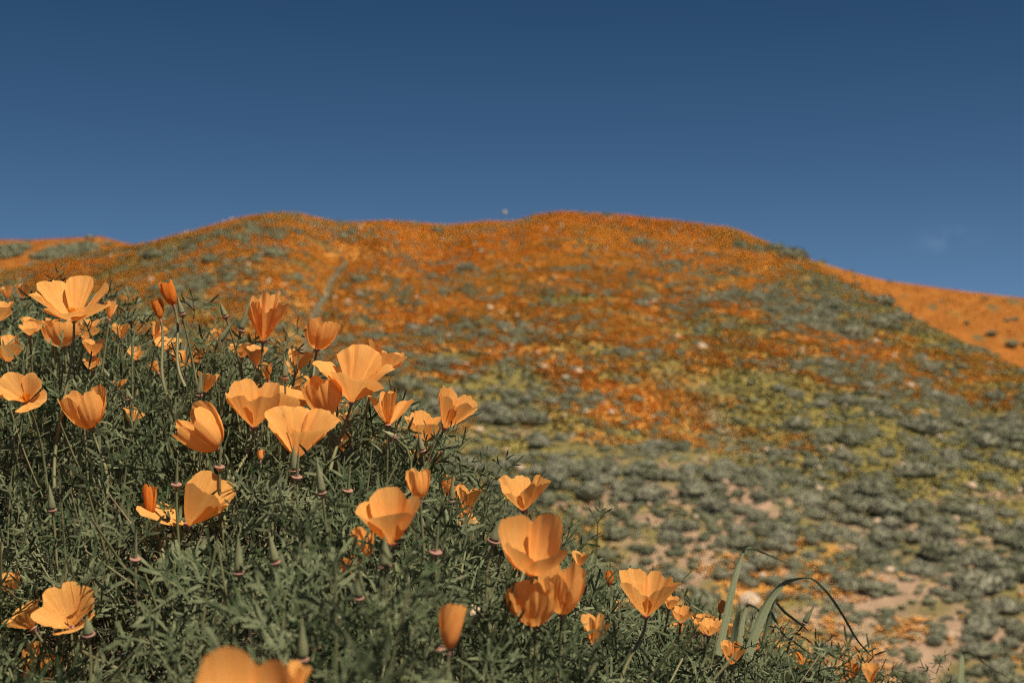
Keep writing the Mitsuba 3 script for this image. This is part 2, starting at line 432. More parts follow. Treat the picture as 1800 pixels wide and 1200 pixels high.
tuft_t = (np.array([[-.5, 0, 0], [.5, 0, 0], [.2, .15, 1], [0, -.5, 0], [0, .5, 0], [-.2, .1, .9], [-.4, -.3, 0], [.3, .4, 0], [.4, -.4, .8]]), np.array([[0, 1, 2], [3, 4, 5], [6, 7, 8]]))
x, y = sample_hill(400000, RNG)
o, ye, sg, ba = cover(x, y)
prob = np.clip((patch(x, y, 0.55, 23) - 0.66 + 0.5 * ye) * 5, 0, 1) * np.clip(1.2 - ba, 0, 1) + 0.24 * (1 - ba)
keep = RNG.uniform(0, 1, len(x)) < prob
x, y = x[keep][:125000], y[keep][:125000]
n = len(x)
single('grass', copies(*tuft_t, spin(RNG, n, RNG.uniform(0.08, 0.17, n), 0.9, 0.24), np.stack([x, y, main_hill(x, y)], 1)), 'm_tuft', kind='stuff', label='yellow-green grass tufts between the poppies on the far hillside', cat='grass')


def bush_mesh(seed, leaves, core=1):
    r = np.random.default_rng(seed)
    ico = trimesh.creation.icosphere(subdivisions=core)
    v = np.array(ico.vertices); v = v * (0.72 + 0.35 * meshkit.noise(v * 2.2 + seed, seed)[:, None]); v[:, 2] = np.abs(v[:, 2]) * 0.62 * np.sign(v[:, 2]) + 0.22
    d = r.normal(size=(leaves, 3)); d[:, 2] = np.abs(d[:, 2]) * 0.9 - 0.1; d /= np.linalg.norm(d, axis=1, keepdims=True)
    rad = (0.72 + 0.35 * meshkit.noise(d * 2.2 + seed, seed)) * r.uniform(0.85, 1.18, leaves)
    c = d * rad[:, None]; c[:, 2] = c[:, 2] * 0.62 + 0.22
    e1 = r.normal(size=(leaves, 3)) * 0.5 + d * 0.8; e1 /= np.linalg.norm(e1, axis=1, keepdims=True)
    e2 = np.cross(e1, r.normal(size=(leaves, 3))); e2 /= np.linalg.norm(e2, axis=1, keepdims=True)
    s = r.uniform(0.08, 0.17, (leaves, 1)) * (260 / max(leaves, 60)) ** 0.3
    tri = np.stack([c - e2 * s * 0.6, c + e2 * s * 0.6, c + e1 * s * 1.7], 1).reshape(-1, 3)
    return merge([(v, np.array(ico.faces)), (tri, np.arange(leaves * 3).reshape(-1, 3))])


x, y = sample_hill(44000, RNG)
o, ye, sg, ba = cover(x, y)
prob = np.clip((patch(x, y, 0.42, 83) - 0.65 + 0.48 * sg) * 4.0, 0, 1) * (0.45 + 0.5 * sg) * (1 - 0.3 * ba)
keep = (RNG.uniform(0, 1, len(x)) < prob) & (seg_distance(np.stack([x, y], 1), GULLIES[0]) > 0.5)
x, y = x[keep], y[keep]; sg = sg[keep]
size = RNG.lognormal(math.log(0.21), 0.40, len(x)) * (0.75 + 0.40 * sg)
size = np.clip(size * 0.80, 0.09, 0.55)
px, py, dd = pix(np.stack([x, y, main_hill(x, y)], 1))
ok = np.ones(len(x), bool)
order = np.argsort(-size); taken = []
from scipy.spatial import cKDTree
tree = cKDTree(np.stack([x, y], 1))
for i in order:
    if not ok[i]: continue
    for j in tree.query_ball_point([x[i], y[i]], size[i] * 1.02):
        if j != i and size[j] <= size[i]: ok[j] = False
x, y, size, px, py = x[ok], y[ok], size[ok], px[ok], py[ok]
show = np.where((px > 720) & (px < 1800) & (py < 1180), size / y, 0)
show[(py > 880) & (px < 1150)] = 0; show[(py > 1050) & (px < 1330)] = 0
order = np.argsort(-show); near, rest = order[:300], order[300:]
variants = [mikit.ply(bush_mesh(s, 420, 2), 'm_sage') for s in range(6)]
ROWS = {}
for i in near:
    row = 'high up' if py[i] < 700 else 'midway' if py[i] < 820 else 'above pale soil' if py[i] < 900 else 'on pale soil' if py[i] < 980 else 'at slope foot' if py[i] < 1080 else 'lowest'
    side = 'left of centre' if px[i] < 1000 else 'just right of centre' if px[i] < 1200 else 'above the grass blades' if px[i] < 1420 else 'right of the grass blades' if px[i] < 1560 else 'toward the right' if px[i] < 1690 else 'by the right edge'
    big = 'broad' if size[i] > 0.30 else 'middling' if size[i] > 0.22 else 'small'
    key = thing('sagebrush', '', 'shrub', f'{big} sagebrush mounds {row}, {side}')
    ROWS.setdefault((big, row, side), []).append((px[i], key))
    k = RNG.integers(0, 6); s = size[i]
    scene[key] = {**variants[k], 'to_world': T().translate([x[i], y[i], float(main_hill(x[i:i + 1], y[i:i + 1])[0]) - 0.03]).rotate([0, 0, 1], float(RNG.uniform(0, 360))).scale([s * RNG.uniform(.9, 1.3), s * RNG.uniform(.9, 1.2), s * RNG.uniform(.85, 1.15)])}
NTH = 'leftmost second third fourth fifth sixth seventh eighth ninth tenth eleventh twelfth'.split() + [f'{n}th' for n in range(13, 60)]
NUM = 'one two three four five six seven eight nine ten eleven twelve'.split() + [str(n) for n in range(13, 60)]
for (big, row, side), found in ROWS.items():
    for n, (_, key) in enumerate(sorted(found)):
        lead = f'lone {big} grey-green sagebrush mound' if len(found) == 1 else f'leftmost of {NUM[len(found) - 1]} {big} sagebrush mounds' if n == 0 else f'{NTH[n]} from left of {NUM[len(found) - 1]} {big} sagebrush mounds'
        labels[key]['label'] = f'{lead} {row}, {side}'
ms = []
for k in range(4):
    i = rest[k::4]; tmpl = bush_mesh(40 + k, 70, 1)
    ms.append(copies(*tmpl, spin(RNG, len(i), size[i], 0.05, 0.95), np.stack([x[i], y[i], main_hill(x[i], y[i]) - 0.03], 1)))
qx_, qy_ = sample_hill(40000, RNG)
keep = RNG.uniform(0, 1, len(qx_)) < (0.26 + 0.4 * cover(qx_, qy_)[2] + 0.35 * cover(qx_, qy_)[3]) * np.clip((patch(qx_, qy_, 0.7, 91) - 0.36) * 5, 0, 1)
qx_, qy_ = qx_[keep][:13500], qy_[keep][:13500]
ms.append(copies(*bush_mesh(61, 20, 0), spin(RNG, len(qx_), RNG.uniform(0.06, 0.19, len(qx_)), 0.05, 0.9), np.stack([qx_, qy_, main_hill(qx_, qy_)], 1)))
for f, (u0, u1, y0, y1) in (HR, HL):
    n = 170 if f is HR[0] else 120
    u = RNG.uniform(u0, u1, n); yq = y0 + (y1 + 1 - y0) * RNG.uniform(0, 1, n)
    ms.append(copies(*bush_mesh(50, 44, 1), spin(RNG, n, RNG.uniform(0.2, 0.6, n), 0.05, 0.95), np.stack([u * yq, yq, f(u, yq) - 0.05], 1)))
for sx_, sy_, sr_ in SPOTS[1]:                       # scrub thickets on the left hill
    a_ = RNG.uniform(0, 6.283, 90); q_ = sr_ * np.sqrt(RNG.uniform(0, 1, 90)); bx_, by_ = sx_ + q_ * np.cos(a_), sy_ + q_ * np.sin(a_) / 0.6
    ms.append(copies(*bush_mesh(51, 30, 0), spin(RNG, 90, RNG.uniform(0.25, 0.6, 90), 0.05, 0.9), np.stack([bx_, by_, HL[0](bx_ / by_, by_) - 0.05], 1)))
single('scrub', merge(ms), 'm_scrub', kind='stuff', label='low grey-green scrub dotted over the far hillside among the poppies', cat='scrub')


def rock_mesh(seed, flat=0.7):
    ico = trimesh.creation.icosphere(subdivisions=2); v = np.array(ico.vertices)
    v = v * (0.7 + 0.55 * meshkit.fbm(v * 1.3 + seed * 5.1, 3, seed)[:, None]); v[:, 2] *= flat
    return v, np.array(ico.faces)


ROCKS = [(887, 600, 9, 'among the green scrub left of the slope middle'), (957, 672, 11, 'bright among the dark scrub near the slope middle'), (993, 692, 10, 'in a small pale cluster near the slope middle'),
         (945, 648, 8, 'above the brightest stone of the slope middle'), (842, 785, 14, 'low on the left, below the tilted poppy'), (890, 815, 9, 'lowest of the pale stones on the left slope'),
         (1030, 743, 9, 'beside the orange patch low on the slope'), (992, 758, 8, 'just left of the low orange patch'), (910, 570, 8, 'in the upper scrub belt of the left slope'),
         (1541, 914, 17, 'rounded and tan, beside a dark bush at the lower right'), (1708, 866, 16, 'flat and white, beside orange flowers at the right'), (1653, 770, 11, 'on bare ground high at the right'),
         (733, 518, 7, 'beside a dark shrub high on the left slope'), (1425, 533, 10, 'in the grey scrub high on the right'), (1433, 870, 9, 'at the foot of the bare gully'), (905, 500, 6, 'high in the orange field')]
for i, (qx, qy, w, where) in enumerate(ROCKS):
    p = hill_at(qx, qy + 4); z = float(main_hill(p[:1], p[1:])[0]); s = w / FPX * p[1] * 0.62
    key = single('boulder', rock_mesh(i), 'm_rock', smooth=35, label='pale boulder ' + where, cat='boulder')
    scene[key]['to_world'] = T().translate([p[0], p[1], z + s * 0.35]).rotate([0, 0, 1], i * 67.0).scale([s, s, s])
    labels[key]['group'] = 'pale boulders on the far hillside'

x, y = sample_hill(9000, RNG)
k = RNG.uniform(0, 1, len(x)) < 0.03 + 0.10 * np.clip(cover(x, y)[2], 0, 1) * (y < 60)
x, y = x[k][:420], y[k][:420]
ico_ = trimesh.creation.icosphere(subdivisions=1); st_ = np.array(ico_.vertices) * (0.7 + 0.5 * meshkit.noise(np.array(ico_.vertices) * 1.7, 4)[:, None])
single('pebbles', copies(st_, np.array(ico_.faces), spin(RNG, len(x), RNG.lognormal(math.log(0.085), 0.35, len(x)), 0.15, 0.7), np.stack([x, y, main_hill(x, y) + 0.06], 1)), 'm_rock', kind='stuff',
       label='small pale stones sprinkled over the scrubby lower hillside', cat='stones')

m = at(887, 374, 30000.0)
single('moon', trimesh.creation.icosphere(subdivisions=3, radius=50.0).apply_translation(m), 'm_moon', smooth=True, label='tiny pale daytime moon low in the sky above the ridge', cat='moon')

# ------------------------------------------------------------------ foreground knoll
CANOPY = [(-300, 450, 2.4), (-100, 480, 2.2), (0, 520, 2.1), (130, 580, 1.85), (300, 590, 1.65), (420, 590, 1.6), (520, 645, 1.6), (620, 710, 1.55), (720, 775, 1.55), (830, 905, 1.5), (950, 985, 1.58),
          (1050, 1030, 1.65), (1200, 1110, 1.75), (1400, 1145, 1.85), (1560, 1215, 2.0), (1700, 1280, 2.2),
          (0, 750, 1.48), (200, 750, 1.42), (400, 770, 1.32), (600, 830, 1.27), (750, 930, 1.22), (0, 950, 1.25), (200, 950, 1.17), (400, 960, 1.07), (650, 1020, 0.97), (850, 1070, 1.07),
          (1100, 1150, 1.37), (1300, 1200, 1.6), (0, 1200, 1.02), (200, 1210, 0.95), (430, 1250, 0.80), (650, 1230, 0.72), (850, 1230, 0.82), (1050, 1220, 1.07), (-300, 1200, 1.05), (-300, 800, 1.5)]
cp = np.array([at(*c) for c in CANOPY])
crest = cp[:16]
far1 = crest + [0, 0.7, -0.16]; far2 = crest + [0, 1.8, -0.75]
ring = np.array([[x, y, z] for x, y, z in [(-3.5, 5, -0.9), (0, 5, -2.1), (3.5, 5, -3.4), (-3.5, 2.5, 0.55), (3.5, 2.5, -1.7), (-3.5, -1.5, 0.45), (0, -1.5, -0.42), (3.5, -1.5, -1.5), (0, 0, -0.24), (0.5, 0.3, -0.42), (-0.5, 0.3, -0.22), (1.2, 1.2, -0.62), (2, 1.5, -0.95), (1.0, 2.4, -0.62)]])
fit = np.vstack([cp, far1, far2, ring])
canopy_fit = RBFInterpolator(fit[:, :2], fit[:, 2], kernel='thin_plate_spline', smoothing=0.004)
PLANT = 0.20


def canopy(x, y):
    return canopy_fit(np.stack([np.ravel(x), np.ravel(y)], 1)).reshape(np.shape(x))


def ground_z(x, y):
    x = np.asarray(x, float); y = np.asarray(y, float)
    yc = np.minimum(y, 5.0); xc = np.clip(x, -4, 4)
    return canopy(xc, yc) - PLANT - 0.45 * np.clip(y - 5, 0, None) - 0.4 * (x - xc)


gx = np.concatenate([np.linspace(-14, -2.2, 24)[:-1], np.linspace(-2.2, 2.2, 130), np.linspace(2.2, 14, 24)[1:]])
gy = np.concatenate([np.linspace(-5, 0, 14)[:-1], np.linspace(0, 4, 120), np.linspace(4, 26, 40)[1:]])
gX, gY = np.meshgrid(gx, gy, indexing='ij')
gZ = ground_z(gX, gY) + 0.035 * (meshkit.fbm(np.stack([gX, gY, 0 * gX], -1) * 9, 4, 2) - 0.5)
single('ground', (np.stack([gX, gY, gZ], -1).reshape(-1, 3), grid_faces(len(gx), len(gy))[:, ::-1]), 'm_soil', smooth=True, kind='structure')


# ---- leaves
def ribbon(p, d, side, length, w0, w1, curl):
    """Two-quad lobe from p along d; returns verts (6) and tip."""
    nrm = np.cross(d, side)
    mid = p + d * length * 0.55 + nrm * curl * length * 0.12
    tip = p + d * length + nrm * curl * length * 0.35
    return np.array([p - side * w0 / 2, p + side * w0 / 2, mid - side * w1 / 2, mid + side * w1 / 2, tip - side * w1 * 0.28, tip + side * w1 * 0.28]), tip


RF = np.array([[0, 1, 3], [0, 3, 2], [2, 3, 5], [2, 5, 4]])


def rot(v, axis, a):
    axis = axis / np.linalg.norm(axis)
    return v * math.cos(a) + np.cross(axis, v) * math.sin(a) + axis * (axis @ v) * (1 - math.cos(a))


def leaf_mesh(seed, lobes=True):
    """A finely divided poppy leaf growing along +x from the origin, flat in xy, about 6 cm long."""
    r = np.random.default_rng(seed); vs, fs = [], []

    def add(p, d, s, length, w0, w1):
        v, tip = ribbon(p, d, s, length, w0, w1, r.normal(0, 0.8))
        fs.append(RF + 6 * len(vs)); vs.append(v)
        return tip

    def branch(p, d, s, length, depth):
        w = (0.0010, 0.0013, 0.0016)[depth]
        tip = add(p, d, s, length, w * 0.8, w * (1.0 if depth < 2 else 1.25))
        if depth == 2: return
        nrm = np.cross(d, s)
        for k in (-1, 0, 1):
            a = k * r.uniform(0.55, 0.95) + r.normal(0, 0.12)
            d2 = rot(d, nrm, a); s2 = rot(s, nrm, a)
            b = r.normal(0, 0.42); d2 = rot(d2, s2, b)
            l2 = length * r.uniform(0.62, 0.9) * (1.0 if k == 0 else 0.85)
            if depth == 1 and r.uniform() < 0.12: continue
            branch(tip - d * length * (0.25 if k else 0.0), d2, s2, max(l2, 0.0085), depth + 1)

    d = np.array([1.0, 0, 0]); s = np.array([0, 1.0, 0])
    p = add(np.zeros(3), d, s, 0.016, 0.0014, 0.0012)
    d1 = rot(d, s, r.normal(0.1, 0.25)); p = add(p, d1, s, r.uniform(0.008, 0.014), 0.0012, 0.0012)
    for k in (-1, 0, 1):
        nrm = np.cross(d1, s); a = k * r.uniform(0.6, 0.95)
        branch(p, rot(rot(d1, nrm, a), s, r.normal(0, 0.3)), rot(s, nrm, a), r.uniform(0.012, 0.019), 1)
    return np.vstack(vs), np.vstack(fs)


LEAVES = [leaf_mesh(100 + s) for s in range(20)]


def leaf_frames(rng, n, elev_mean=0.75, elev_sd=0.4, size=(0.85, 1.6)):
    az = rng.uniform(0, 2 * np.pi, n); el = np.clip(rng.normal(elev_mean, elev_sd, n), -0.4, 1.5)
    d = np.stack([np.cos(az) * np.cos(el), np.sin(az) * np.cos(el), np.sin(el)], 1)
    s = np.stack([-np.sin(az), np.cos(az), 0 * az], 1); nr = np.cross(d, s)
    roll = rng.normal(0, 0.7, n)[:, None]
    s2 = s * np.cos(roll) + nr * np.sin(roll); n2 = np.cross(d, s2)
    return np.stack([d, s2, n2], 2) * rng.uniform(*size, n)[:, None, None]


# ---- poppies
def petal_mesh(R, H, phi0, span, rng, kind='cup', dopen=0.0, lenm=1.0, ruffle=1.0, inner=False, fine=True):
    nu, nv = (31, 17) if fine else (17, 11)
    if kind == 'furl':
        ctrl = np.array([[0.02 * R, 0], [0.75 * R, 0.02 * H], [1.0 * R, 0.5 * H], [0.80 * R, H]])
    elif kind == 'bowl':
        ctrl = np.array([[0.03 * R, 0], [0.62 * R, 0.02 * H], [0.98 * R, 0.45 * H], [R, H]])
    elif kind == 'open':
        ctrl = np.array([[0.03 * R, 0], [0.35 * R, 0.25 * H], [0.68 * R, 0.85 * H], [R, H]])
    else:
        ctrl = np.array([[0.03 * R, 0], [0.36 * R, 0.16 * H], [0.70 * R, 0.62 * H], [R, H]])
    u = np.linspace(-1, 1, nu)[:, None]; v = np.linspace(0, 1, nv)[None, :]
    k = [rng.uniform(0, 6.28) for _ in range(6)]
    e = lambda f, q: meshkit.noise(np.stack([u * f + k[q] * 9, u * 0 + k[q], u * 0], -1), 3) - 0.5
    rim = 1 - (0.26 + 0.08 * rng.uniform()) * np.abs(u) ** 2.6 + 0.085 * ruffle * e(2.6, 0) + 0.045 * ruffle * e(8.0, 1) + 0.02 * ruffle * e(23.0, 4)
    if kind != 'furl' and rng.uniform() < 0.4: rim = rim - 0.05 * np.exp(-(u / 0.22) ** 2)
    t = np.clip(v * rim * lenm, 0, 1.12)
    b = [(1 - t) ** 3, 3 * t * (1 - t) ** 2, 3 * t * t * (1 - t), t ** 3]
    r = sum(bi * c[0] for bi, c in zip(b, ctrl)); h = sum(bi * c[1] for bi, c in zip(b, ctrl))
    ang = span * u * np.clip(0.5 + 1.3 * v, 0, 1)
    L = math.hypot(R, H)
    wave = (0.15 * e(2.2, 2) + 0.07 * e(6.0, 3)) * v ** 1.6 * L * ruffle + 0.011 * e(15.0, 5) * v ** 0.7 * L * min(ruffle, 1.2)
    fold = -0.05 * R * np.abs(u) ** 1.5 * v if inner else 0.05 * R * (np.abs(u) ** 2) * v
    r = r + wave * 0.9 + fold; h = h - wave * 0.35
    if dopen:
        r, h = r * math.cos(dopen) + h * math.sin(dopen), h * math.cos(dopen) - r * math.sin(dopen)
    r = np.maximum(r, 0.0005) * (0.93 if inner else 1.0)
    if kind == 'furl': ang = ang + v * 0.7; r = r * (1 - 0.16 * (u > 0) * u)
    x = r * np.cos(phi0 + ang); y = r * np.sin(phi0 + ang)
    P = np.stack([x, y, np.broadcast_to(h, x.shape)], -1).reshape(-1, 3)
    P += 0.006 * L * (meshkit.fbm(P / L * 7 + k[4], 3, 5) - 0.5)[:, None] * np.array([2, 2, 1.5]) * ruffle
    uvs = np.stack(np.broadcast_arrays(u * 0.5 + 0.5 + phi0, v), -1).reshape(-1, 2)
    return (P, grid_faces(nu, nv)), uvs


FLOWERS = []      # (px, py, r_px, depth, leaves_may_cover) for keeping leaves off faces


def flower(bx, by, ang, Hp, Rp, d, toward, rotd, seed, label, kind='cup', dop=(0, 0, 0, 0), mat='m_petal', stem_to=None, cover_ok=False, group=None, stamens=False, ruffle=1.0, lens=(1, 1, 1, 1), stem=True, npet=4, wide=None):
    """A poppy whose base shows at pixel (bx, by); ang: lean clockwise from up; Hp, Rp: height and rim radius in photo pixels at its distance; toward: tilt to the camera."""
    rng = np.random.default_rng(seed); s = d / FPX; H, R = Hp * s, Rp * s
    a, tw = math.radians(ang), math.radians(toward)
    A = math.cos(tw) * (math.sin(a) * RIGHT + math.cos(a) * UP) - math.sin(tw) * FWD
    base = at(bx, by, d); M = frame(A, -FWD + 0.001 * UP)
    root = thing('poppy', label, 'poppy', group)
    span = math.radians((wide or (56 if npet == 4 else 42)) if kind != 'furl' else 85)
    for k in range(npet):
        phi = math.radians(rotd + 360 / npet * k + rng.normal(0, 5))
        mesh, uv = petal_mesh(R * rng.uniform(0.95, 1.05), H * rng.uniform(0.94, 1.06), phi, span, rng, kind, math.radians(dop[k % len(dop)] + rng.normal(0, 5.5)), lens[k % len(lens)], ruffle, k % 2 == 1, group is None)
        part(root, 'petal', put(mesh, M, base), mat, True, uv=uv)
    q = min(1.0, R / 0.018)
    part(root, 'collar', put(lathe([(0.0006, -0.0050), (0.0016, -0.0035), (0.0034 * q, -0.0006), (0.0040 * q, -0.0002), (0.0036 * q, 0.0006), (0.0010, 0.0012)], 12), M, base), 'm_collar')
    if stamens:
        ts = []
        for k in range(26):
            f = rng.uniform(0, 6.28); q = rng.uniform(0.1, 1) ** 0.5; l = H * rng.uniform(0.26, 0.36)
            ts.append(tube([[0.002 * math.cos(f) * q, 0.002 * math.sin(f) * q, 0.001], [0.006 * math.cos(f) * q, 0.006 * math.sin(f) * q, l]], [0.0004, 0.0008], 4))
        part(root, 'stamen_cluster', put(merge(ts), M, base), 'm_stamen')
    if stem:
        if stem_to is not None:
            end = at(*stem_to)
        else:
            q = base - A * 0.05 + np.array([rng.normal(0, 0.02), rng.normal(0, 0.02), 0])
            end = np.array([q[0], q[1], float(ground_z(q[:1], q[1:2])[0])])
        drop = np.linalg.norm(base - end)
        path = bezier([base - A * 0.004, base - A * drop * 0.35, end + (base - end) * 0.35 + np.array([rng.normal(0, .012), rng.normal(0, .012), 0]), end], 14)
        part(root, 'stem', tube(path, np.linspace(0.0012, 0.0019, 14), 7), 'm_stem')
    cx, cy = bx + math.sin(a) * Hp * 0.55 * math.cos(tw), by - math.cos(a) * Hp * 0.55 * math.cos(tw)
    FLOWERS.append((cx, cy, max(Rp, Hp * 0.5) * 1.02, d, cover_ok))
    return root


def bud(tx, ty, bx, by, d, label, toward=10, wide=1.0, mat='m_bud', group='pointed green poppy buds', end=None):
    """A pointed bud from its pink collar at (bx, by) to its tip at (tx, ty)."""
    tip, base = at(tx, ty, d - 0.004), at(bx, by, d); L = np.linalg.norm(tip - base); A = (tip - base) / L
    root = thing('poppy_bud', label, 'bud', group); M = frame(A); w = 0.0033 * wide
    part(root, 'cap', put(lathe([(0.0004, 0), (w * .92, 0.002), (w, L * .14), (w * .86, L * .34), (w * .55, L * .6), (w * .25, L * .83), (0.0003, L)], 12), M, base), mat)
    part(root, 'collar', put(lathe([(0.0012, -0.004), (w * 0.9, -0.0012), (w * 1.22, -0.0003), (w * 1.16, 0.0004), (w * .5, 0.0005)], 14), M, base), 'm_collar')
    rng = np.random.default_rng(int(bx * 7 + by)); q = base + np.array([rng.normal(0, 0.03), rng.normal(0, 0.03), 0])
    e = at(*end) if end else np.array([q[0], q[1], float(ground_z(q[:1], q[1:2])[0])])
    drop = np.linalg.norm(base - e)
    part(root, 'stem', tube(bezier([base - A * 0.003, base - A * drop * 0.3, e + [0, 0, drop * 0.4], e], 12), np.linspace(0.0011, 0.0017, 12), 6), 'm_stem')
    FLOWERS.append(((tx + bx) / 2, (ty + by) / 2, 16, d, False))


P = flower
P(130, 562, 3, 64, 62, 1.40, 12, 0, 1, 'large wide open orange poppy standing highest, at the upper left', 'cup', (28, 16, 0, -8, 2, 20), ruffle=1.3, stem_to=(96, 860, 1.36), stamens=True, npet=6)
P(192, 562, 8, 30, 15, 1.62, 0, 45, 2, 'small half-open poppy right behind the large highest one', 'cup')
P(305, 536, -18, 42, 15, 1.45, 5, 30, 3, 'furled orange poppy leaning left on a tall stem against the hillside', 'furl', mat='m_petal_deep', stem_to=(326, 680, 1.42))
P(282, 560, -12, 32, 9, 1.45, 0, 10, 4, 'slim rolled orange poppy just left of the taller furled one', 'furl', mat='m_petal_deep', stem_to=(296, 700, 1.43))
P(462, 600, 5, 78, 38, 1.48, 8, 20, 5, 'deep orange crumpled poppy with tall upright petals, left of the vase-shaped one', 'cup', (-8, 14, -10, 4, -4), npet=5, wide=58, lens=(.82, 1, 1.06, .88, 1), ruffle=2.4)
P(557, 614, 10, 54, 30, 1.46, 4, 45, 6, 'vase-shaped poppy on a bare stem against the orange hillside', 'bowl', (-4, -2, -4, -2), ruffle=1.4, stem_to=(548, 720, 1.44))
P(450, 645, 0, 34, 24, 1.52, 15, 30, 7, 'pale poppy crossed by dark leaf tips below the crumpled one', 'open', cover_ok=True)
P(520, 652, 12, 36, 24, 1.47, 5, 50, 8, 'small pale cup-shaped poppy below the vase-shaped one', 'cup')
P(446, 750, 3, 72, 50, 1.33, 12, 45, 9, 'pale two-lobed cup poppy in the left middle, notch facing the viewer', 'cup', (0, 0, 4, 4), stem_to=(400, 900, 1.28))
P(498, 740, 18, 58, 46, 1.40, 8, 10, 10, 'orange poppy half hidden behind the two-lobed cup', 'open', (0, 6, 0, 0))
P(574, 730, -12, 66, 38, 1.37, 14, 40, 11, 'cup poppy crowded against the left of the largest middle bloom', 'bowl', (0, 0, -8, 4))
P(618, 706, 14, 82, 58, 1.38, 16, 5, 12, 'largest bloom of the middle group, broad and creased', 'open', (4, -6, 0, 10), ruffle=1.5, stem_to=(580, 830, 1.34))
P(662, 660, 20, 52, 40, 1.44, 6, 30, 13, 'pale rippled poppy behind the right shoulder of the largest middle bloom', 'cup', (0, 4, 0, -4), ruffle=1.5)
P(682, 746, 2, 54, 36, 1.41, 10, 15, 14, 'open-mouthed poppy with a drooping left petal, right of the largest bloom', 'cup', (0, 16, 0, -4))
P(782, 752, 27, 66, 37, 1.42, 16, 50, 15, 'right-leaning cup poppy on a slanted stem against the hillside', 'cup', (0, 0, 4, 0), ruffle=1.3, stem_to=(705, 880, 1.40))
P(742, 778, 5, 48, 32, 1.47, 10, 20, 16, 'pale poppy with leaf tips before it, below the right-leaning cup', 'cup', cover_ok=True)
P(383, 788, -46, 76, 44, 1.30, 18, 50, 17, 'pale side-turned poppy leaning far left, under the two-lobed cup', 'bowl', (0, 4, -4, 0), stem_to=(400, 930, 1.25))
P(520, 806, 12, 80, 60, 1.28, 22, 35, 18, 'large pleated poppy opening toward the viewer in the middle of the leaves', 'open', (0, 0, 8, -4), ruffle=1.6, stamens=True, stem_to=(505, 960, 1.22))
P(160, 752, -16, 68, 36, 1.38, 10, 50, 19, 'side-turned cup poppy left of the middle with a leaf spray beside it', 'bowl', (0, 4, 0, 0), stem_to=(175, 900, 1.33))
P(46, 706, -5, 40, 44, 1.33, 50, 45, 20, 'flat open poppy at the left edge crossed by thin leaves', 'open', (10, 10, 4, 4), stamens=True, cover_ok=True)
P(330, 922, 32, 92, 50, 1.22, 8, 0, 21, 'tilted poppy with one long petal hanging to the left', 'cup', (-6, 0, 0, 72), stem_to=(300, 1090, 1.15))
P(266, 902, -8, 50, 12, 1.22, 0, 10, 22, 'short rolled bright orange poppy left of the tilted one', 'furl', mat='m_petal_deep', stem_to=(262, 1030, 1.18))
P(738, 876, -4, 50, 24, 1.12, 4, 40, 23, 'small blurred cup poppy above the broad smooth one', 'bowl')
P(690, 956, -4, 86, 50, 1.02, 17, 0, 24, 'broad smooth cup poppy, out of focus, in the lower middle', 'cup', (4, 3, 0, 3), lens=(.93, 1, .97, 1), wide=74, ruffle=.5, stem_to=(690, 1140, .96))
P(652, 985, -20, 62, 24, 1.08, 0, 20, 25, 'narrow folded poppy behind the lower left of the broad smooth cup', 'cup', (0, 0, 0, 0), cover_ok=True)
P(618, 1028, 0, 50, 16, 1.12, 0, 10, 26, 'slim shaded poppy striped by leaf shadows, lower middle', 'furl', cover_ok=True)
P(920, 896, 3, 56, 45, 1.32, 14, 30, 27, 'thin-petalled poppy rising behind the biggest right bloom', 'cup', (0, 8, 0, 4), ruffle=1.5, stem_to=(912, 1030, 1.30))
P(936, 1004, 3, 92, 54, 1.00, 20, 45, 28, 'big heart-shaped pale poppy, out of focus, standing over the right slope', 'bowl', (9, 6, 6, 9), lens=(.84, 1, 1, .84), ruffle=.6, stem_to=(965, 1100, 1.45))
P(940, 1098, -2, 72, 38, 0.99, 14, 20, 29, 'deep orange poppy in front of a twin, under the heart-shaped one', 'bowl', (0, 6, 0, 0), ruffle=1.5)
P(988, 1078, 4, 80, 37, 1.04, 10, 50, 30, 'poppy at the back right of the deep orange twin', 'bowl', (0, 0, 0, 8), ruffle=1.4)
P(1018, 996, 8, 24, 17, 1.55, 8, 45, 31, 'very small poppy up the slope right of the heart-shaped bloom', 'cup')
P(1070, 1028, 3, 24, 9, 1.58, 0, 30, 32, 'tiny dark orange closed poppy right of the very small one', 'furl', mat='m_petal_deep')
P(1136, 1082, 2, 74, 52, 1.22, 14, 40, 33, 'pale funnel-shaped poppy with wide wavy rim on the right slope', 'cup', (0, 0, 0, 4), ruffle=1.2, stem_to=(1090, 1230, 1.2))
P(1042, 1132, 8, 50, 24, 1.10, 8, 45, 34, 'small yellowish poppy wrapped in leaves, low on the right slope', 'cup', cover_ok=True)
P(790, 1140, 6, 78, 19, 0.86, 0, 20, 35, 'tall rolled poppy, out of focus, low in the middle', 'furl')
P(1176, 1070, 10, 22, 17, 1.60, 10, 30, 36, 'little poppy tucked right behind the funnel-shaped one', 'cup')
P(1196, 1094, 4, 26, 20, 1.60, 10, 45, 37, 'little two-lobed poppy left of the grass blades, nearest the funnel-shaped one', 'cup')
P(1246, 1116, 12, 26, 20, 1.62, 14, 20, 38, 'little poppy at the foot of the tall grass blade', 'cup')
P(1266, 1078, 8, 24, 7, 1.66, 0, 30, 39, 'slim orange closed poppy touching the tall grass blade', 'furl')
P(1286, 1168, 0, 40, 22, 1.50, 12, 40, 40, 'poppy half buried in ferny leaves below the grass blades', 'cup', cover_ok=True)
P(1404, 1166, 20, 14, 16, 1.80, 10, 30, 41, 'small flat poppy right of the ferny clump', 'cup', mat='m_petal_deep')
P(1498, 1192, 4, 26, 13, 1.85, 5, 30, 42, 'small poppy just left of the lowest right poppy', 'cup', mat='m_petal_deep')
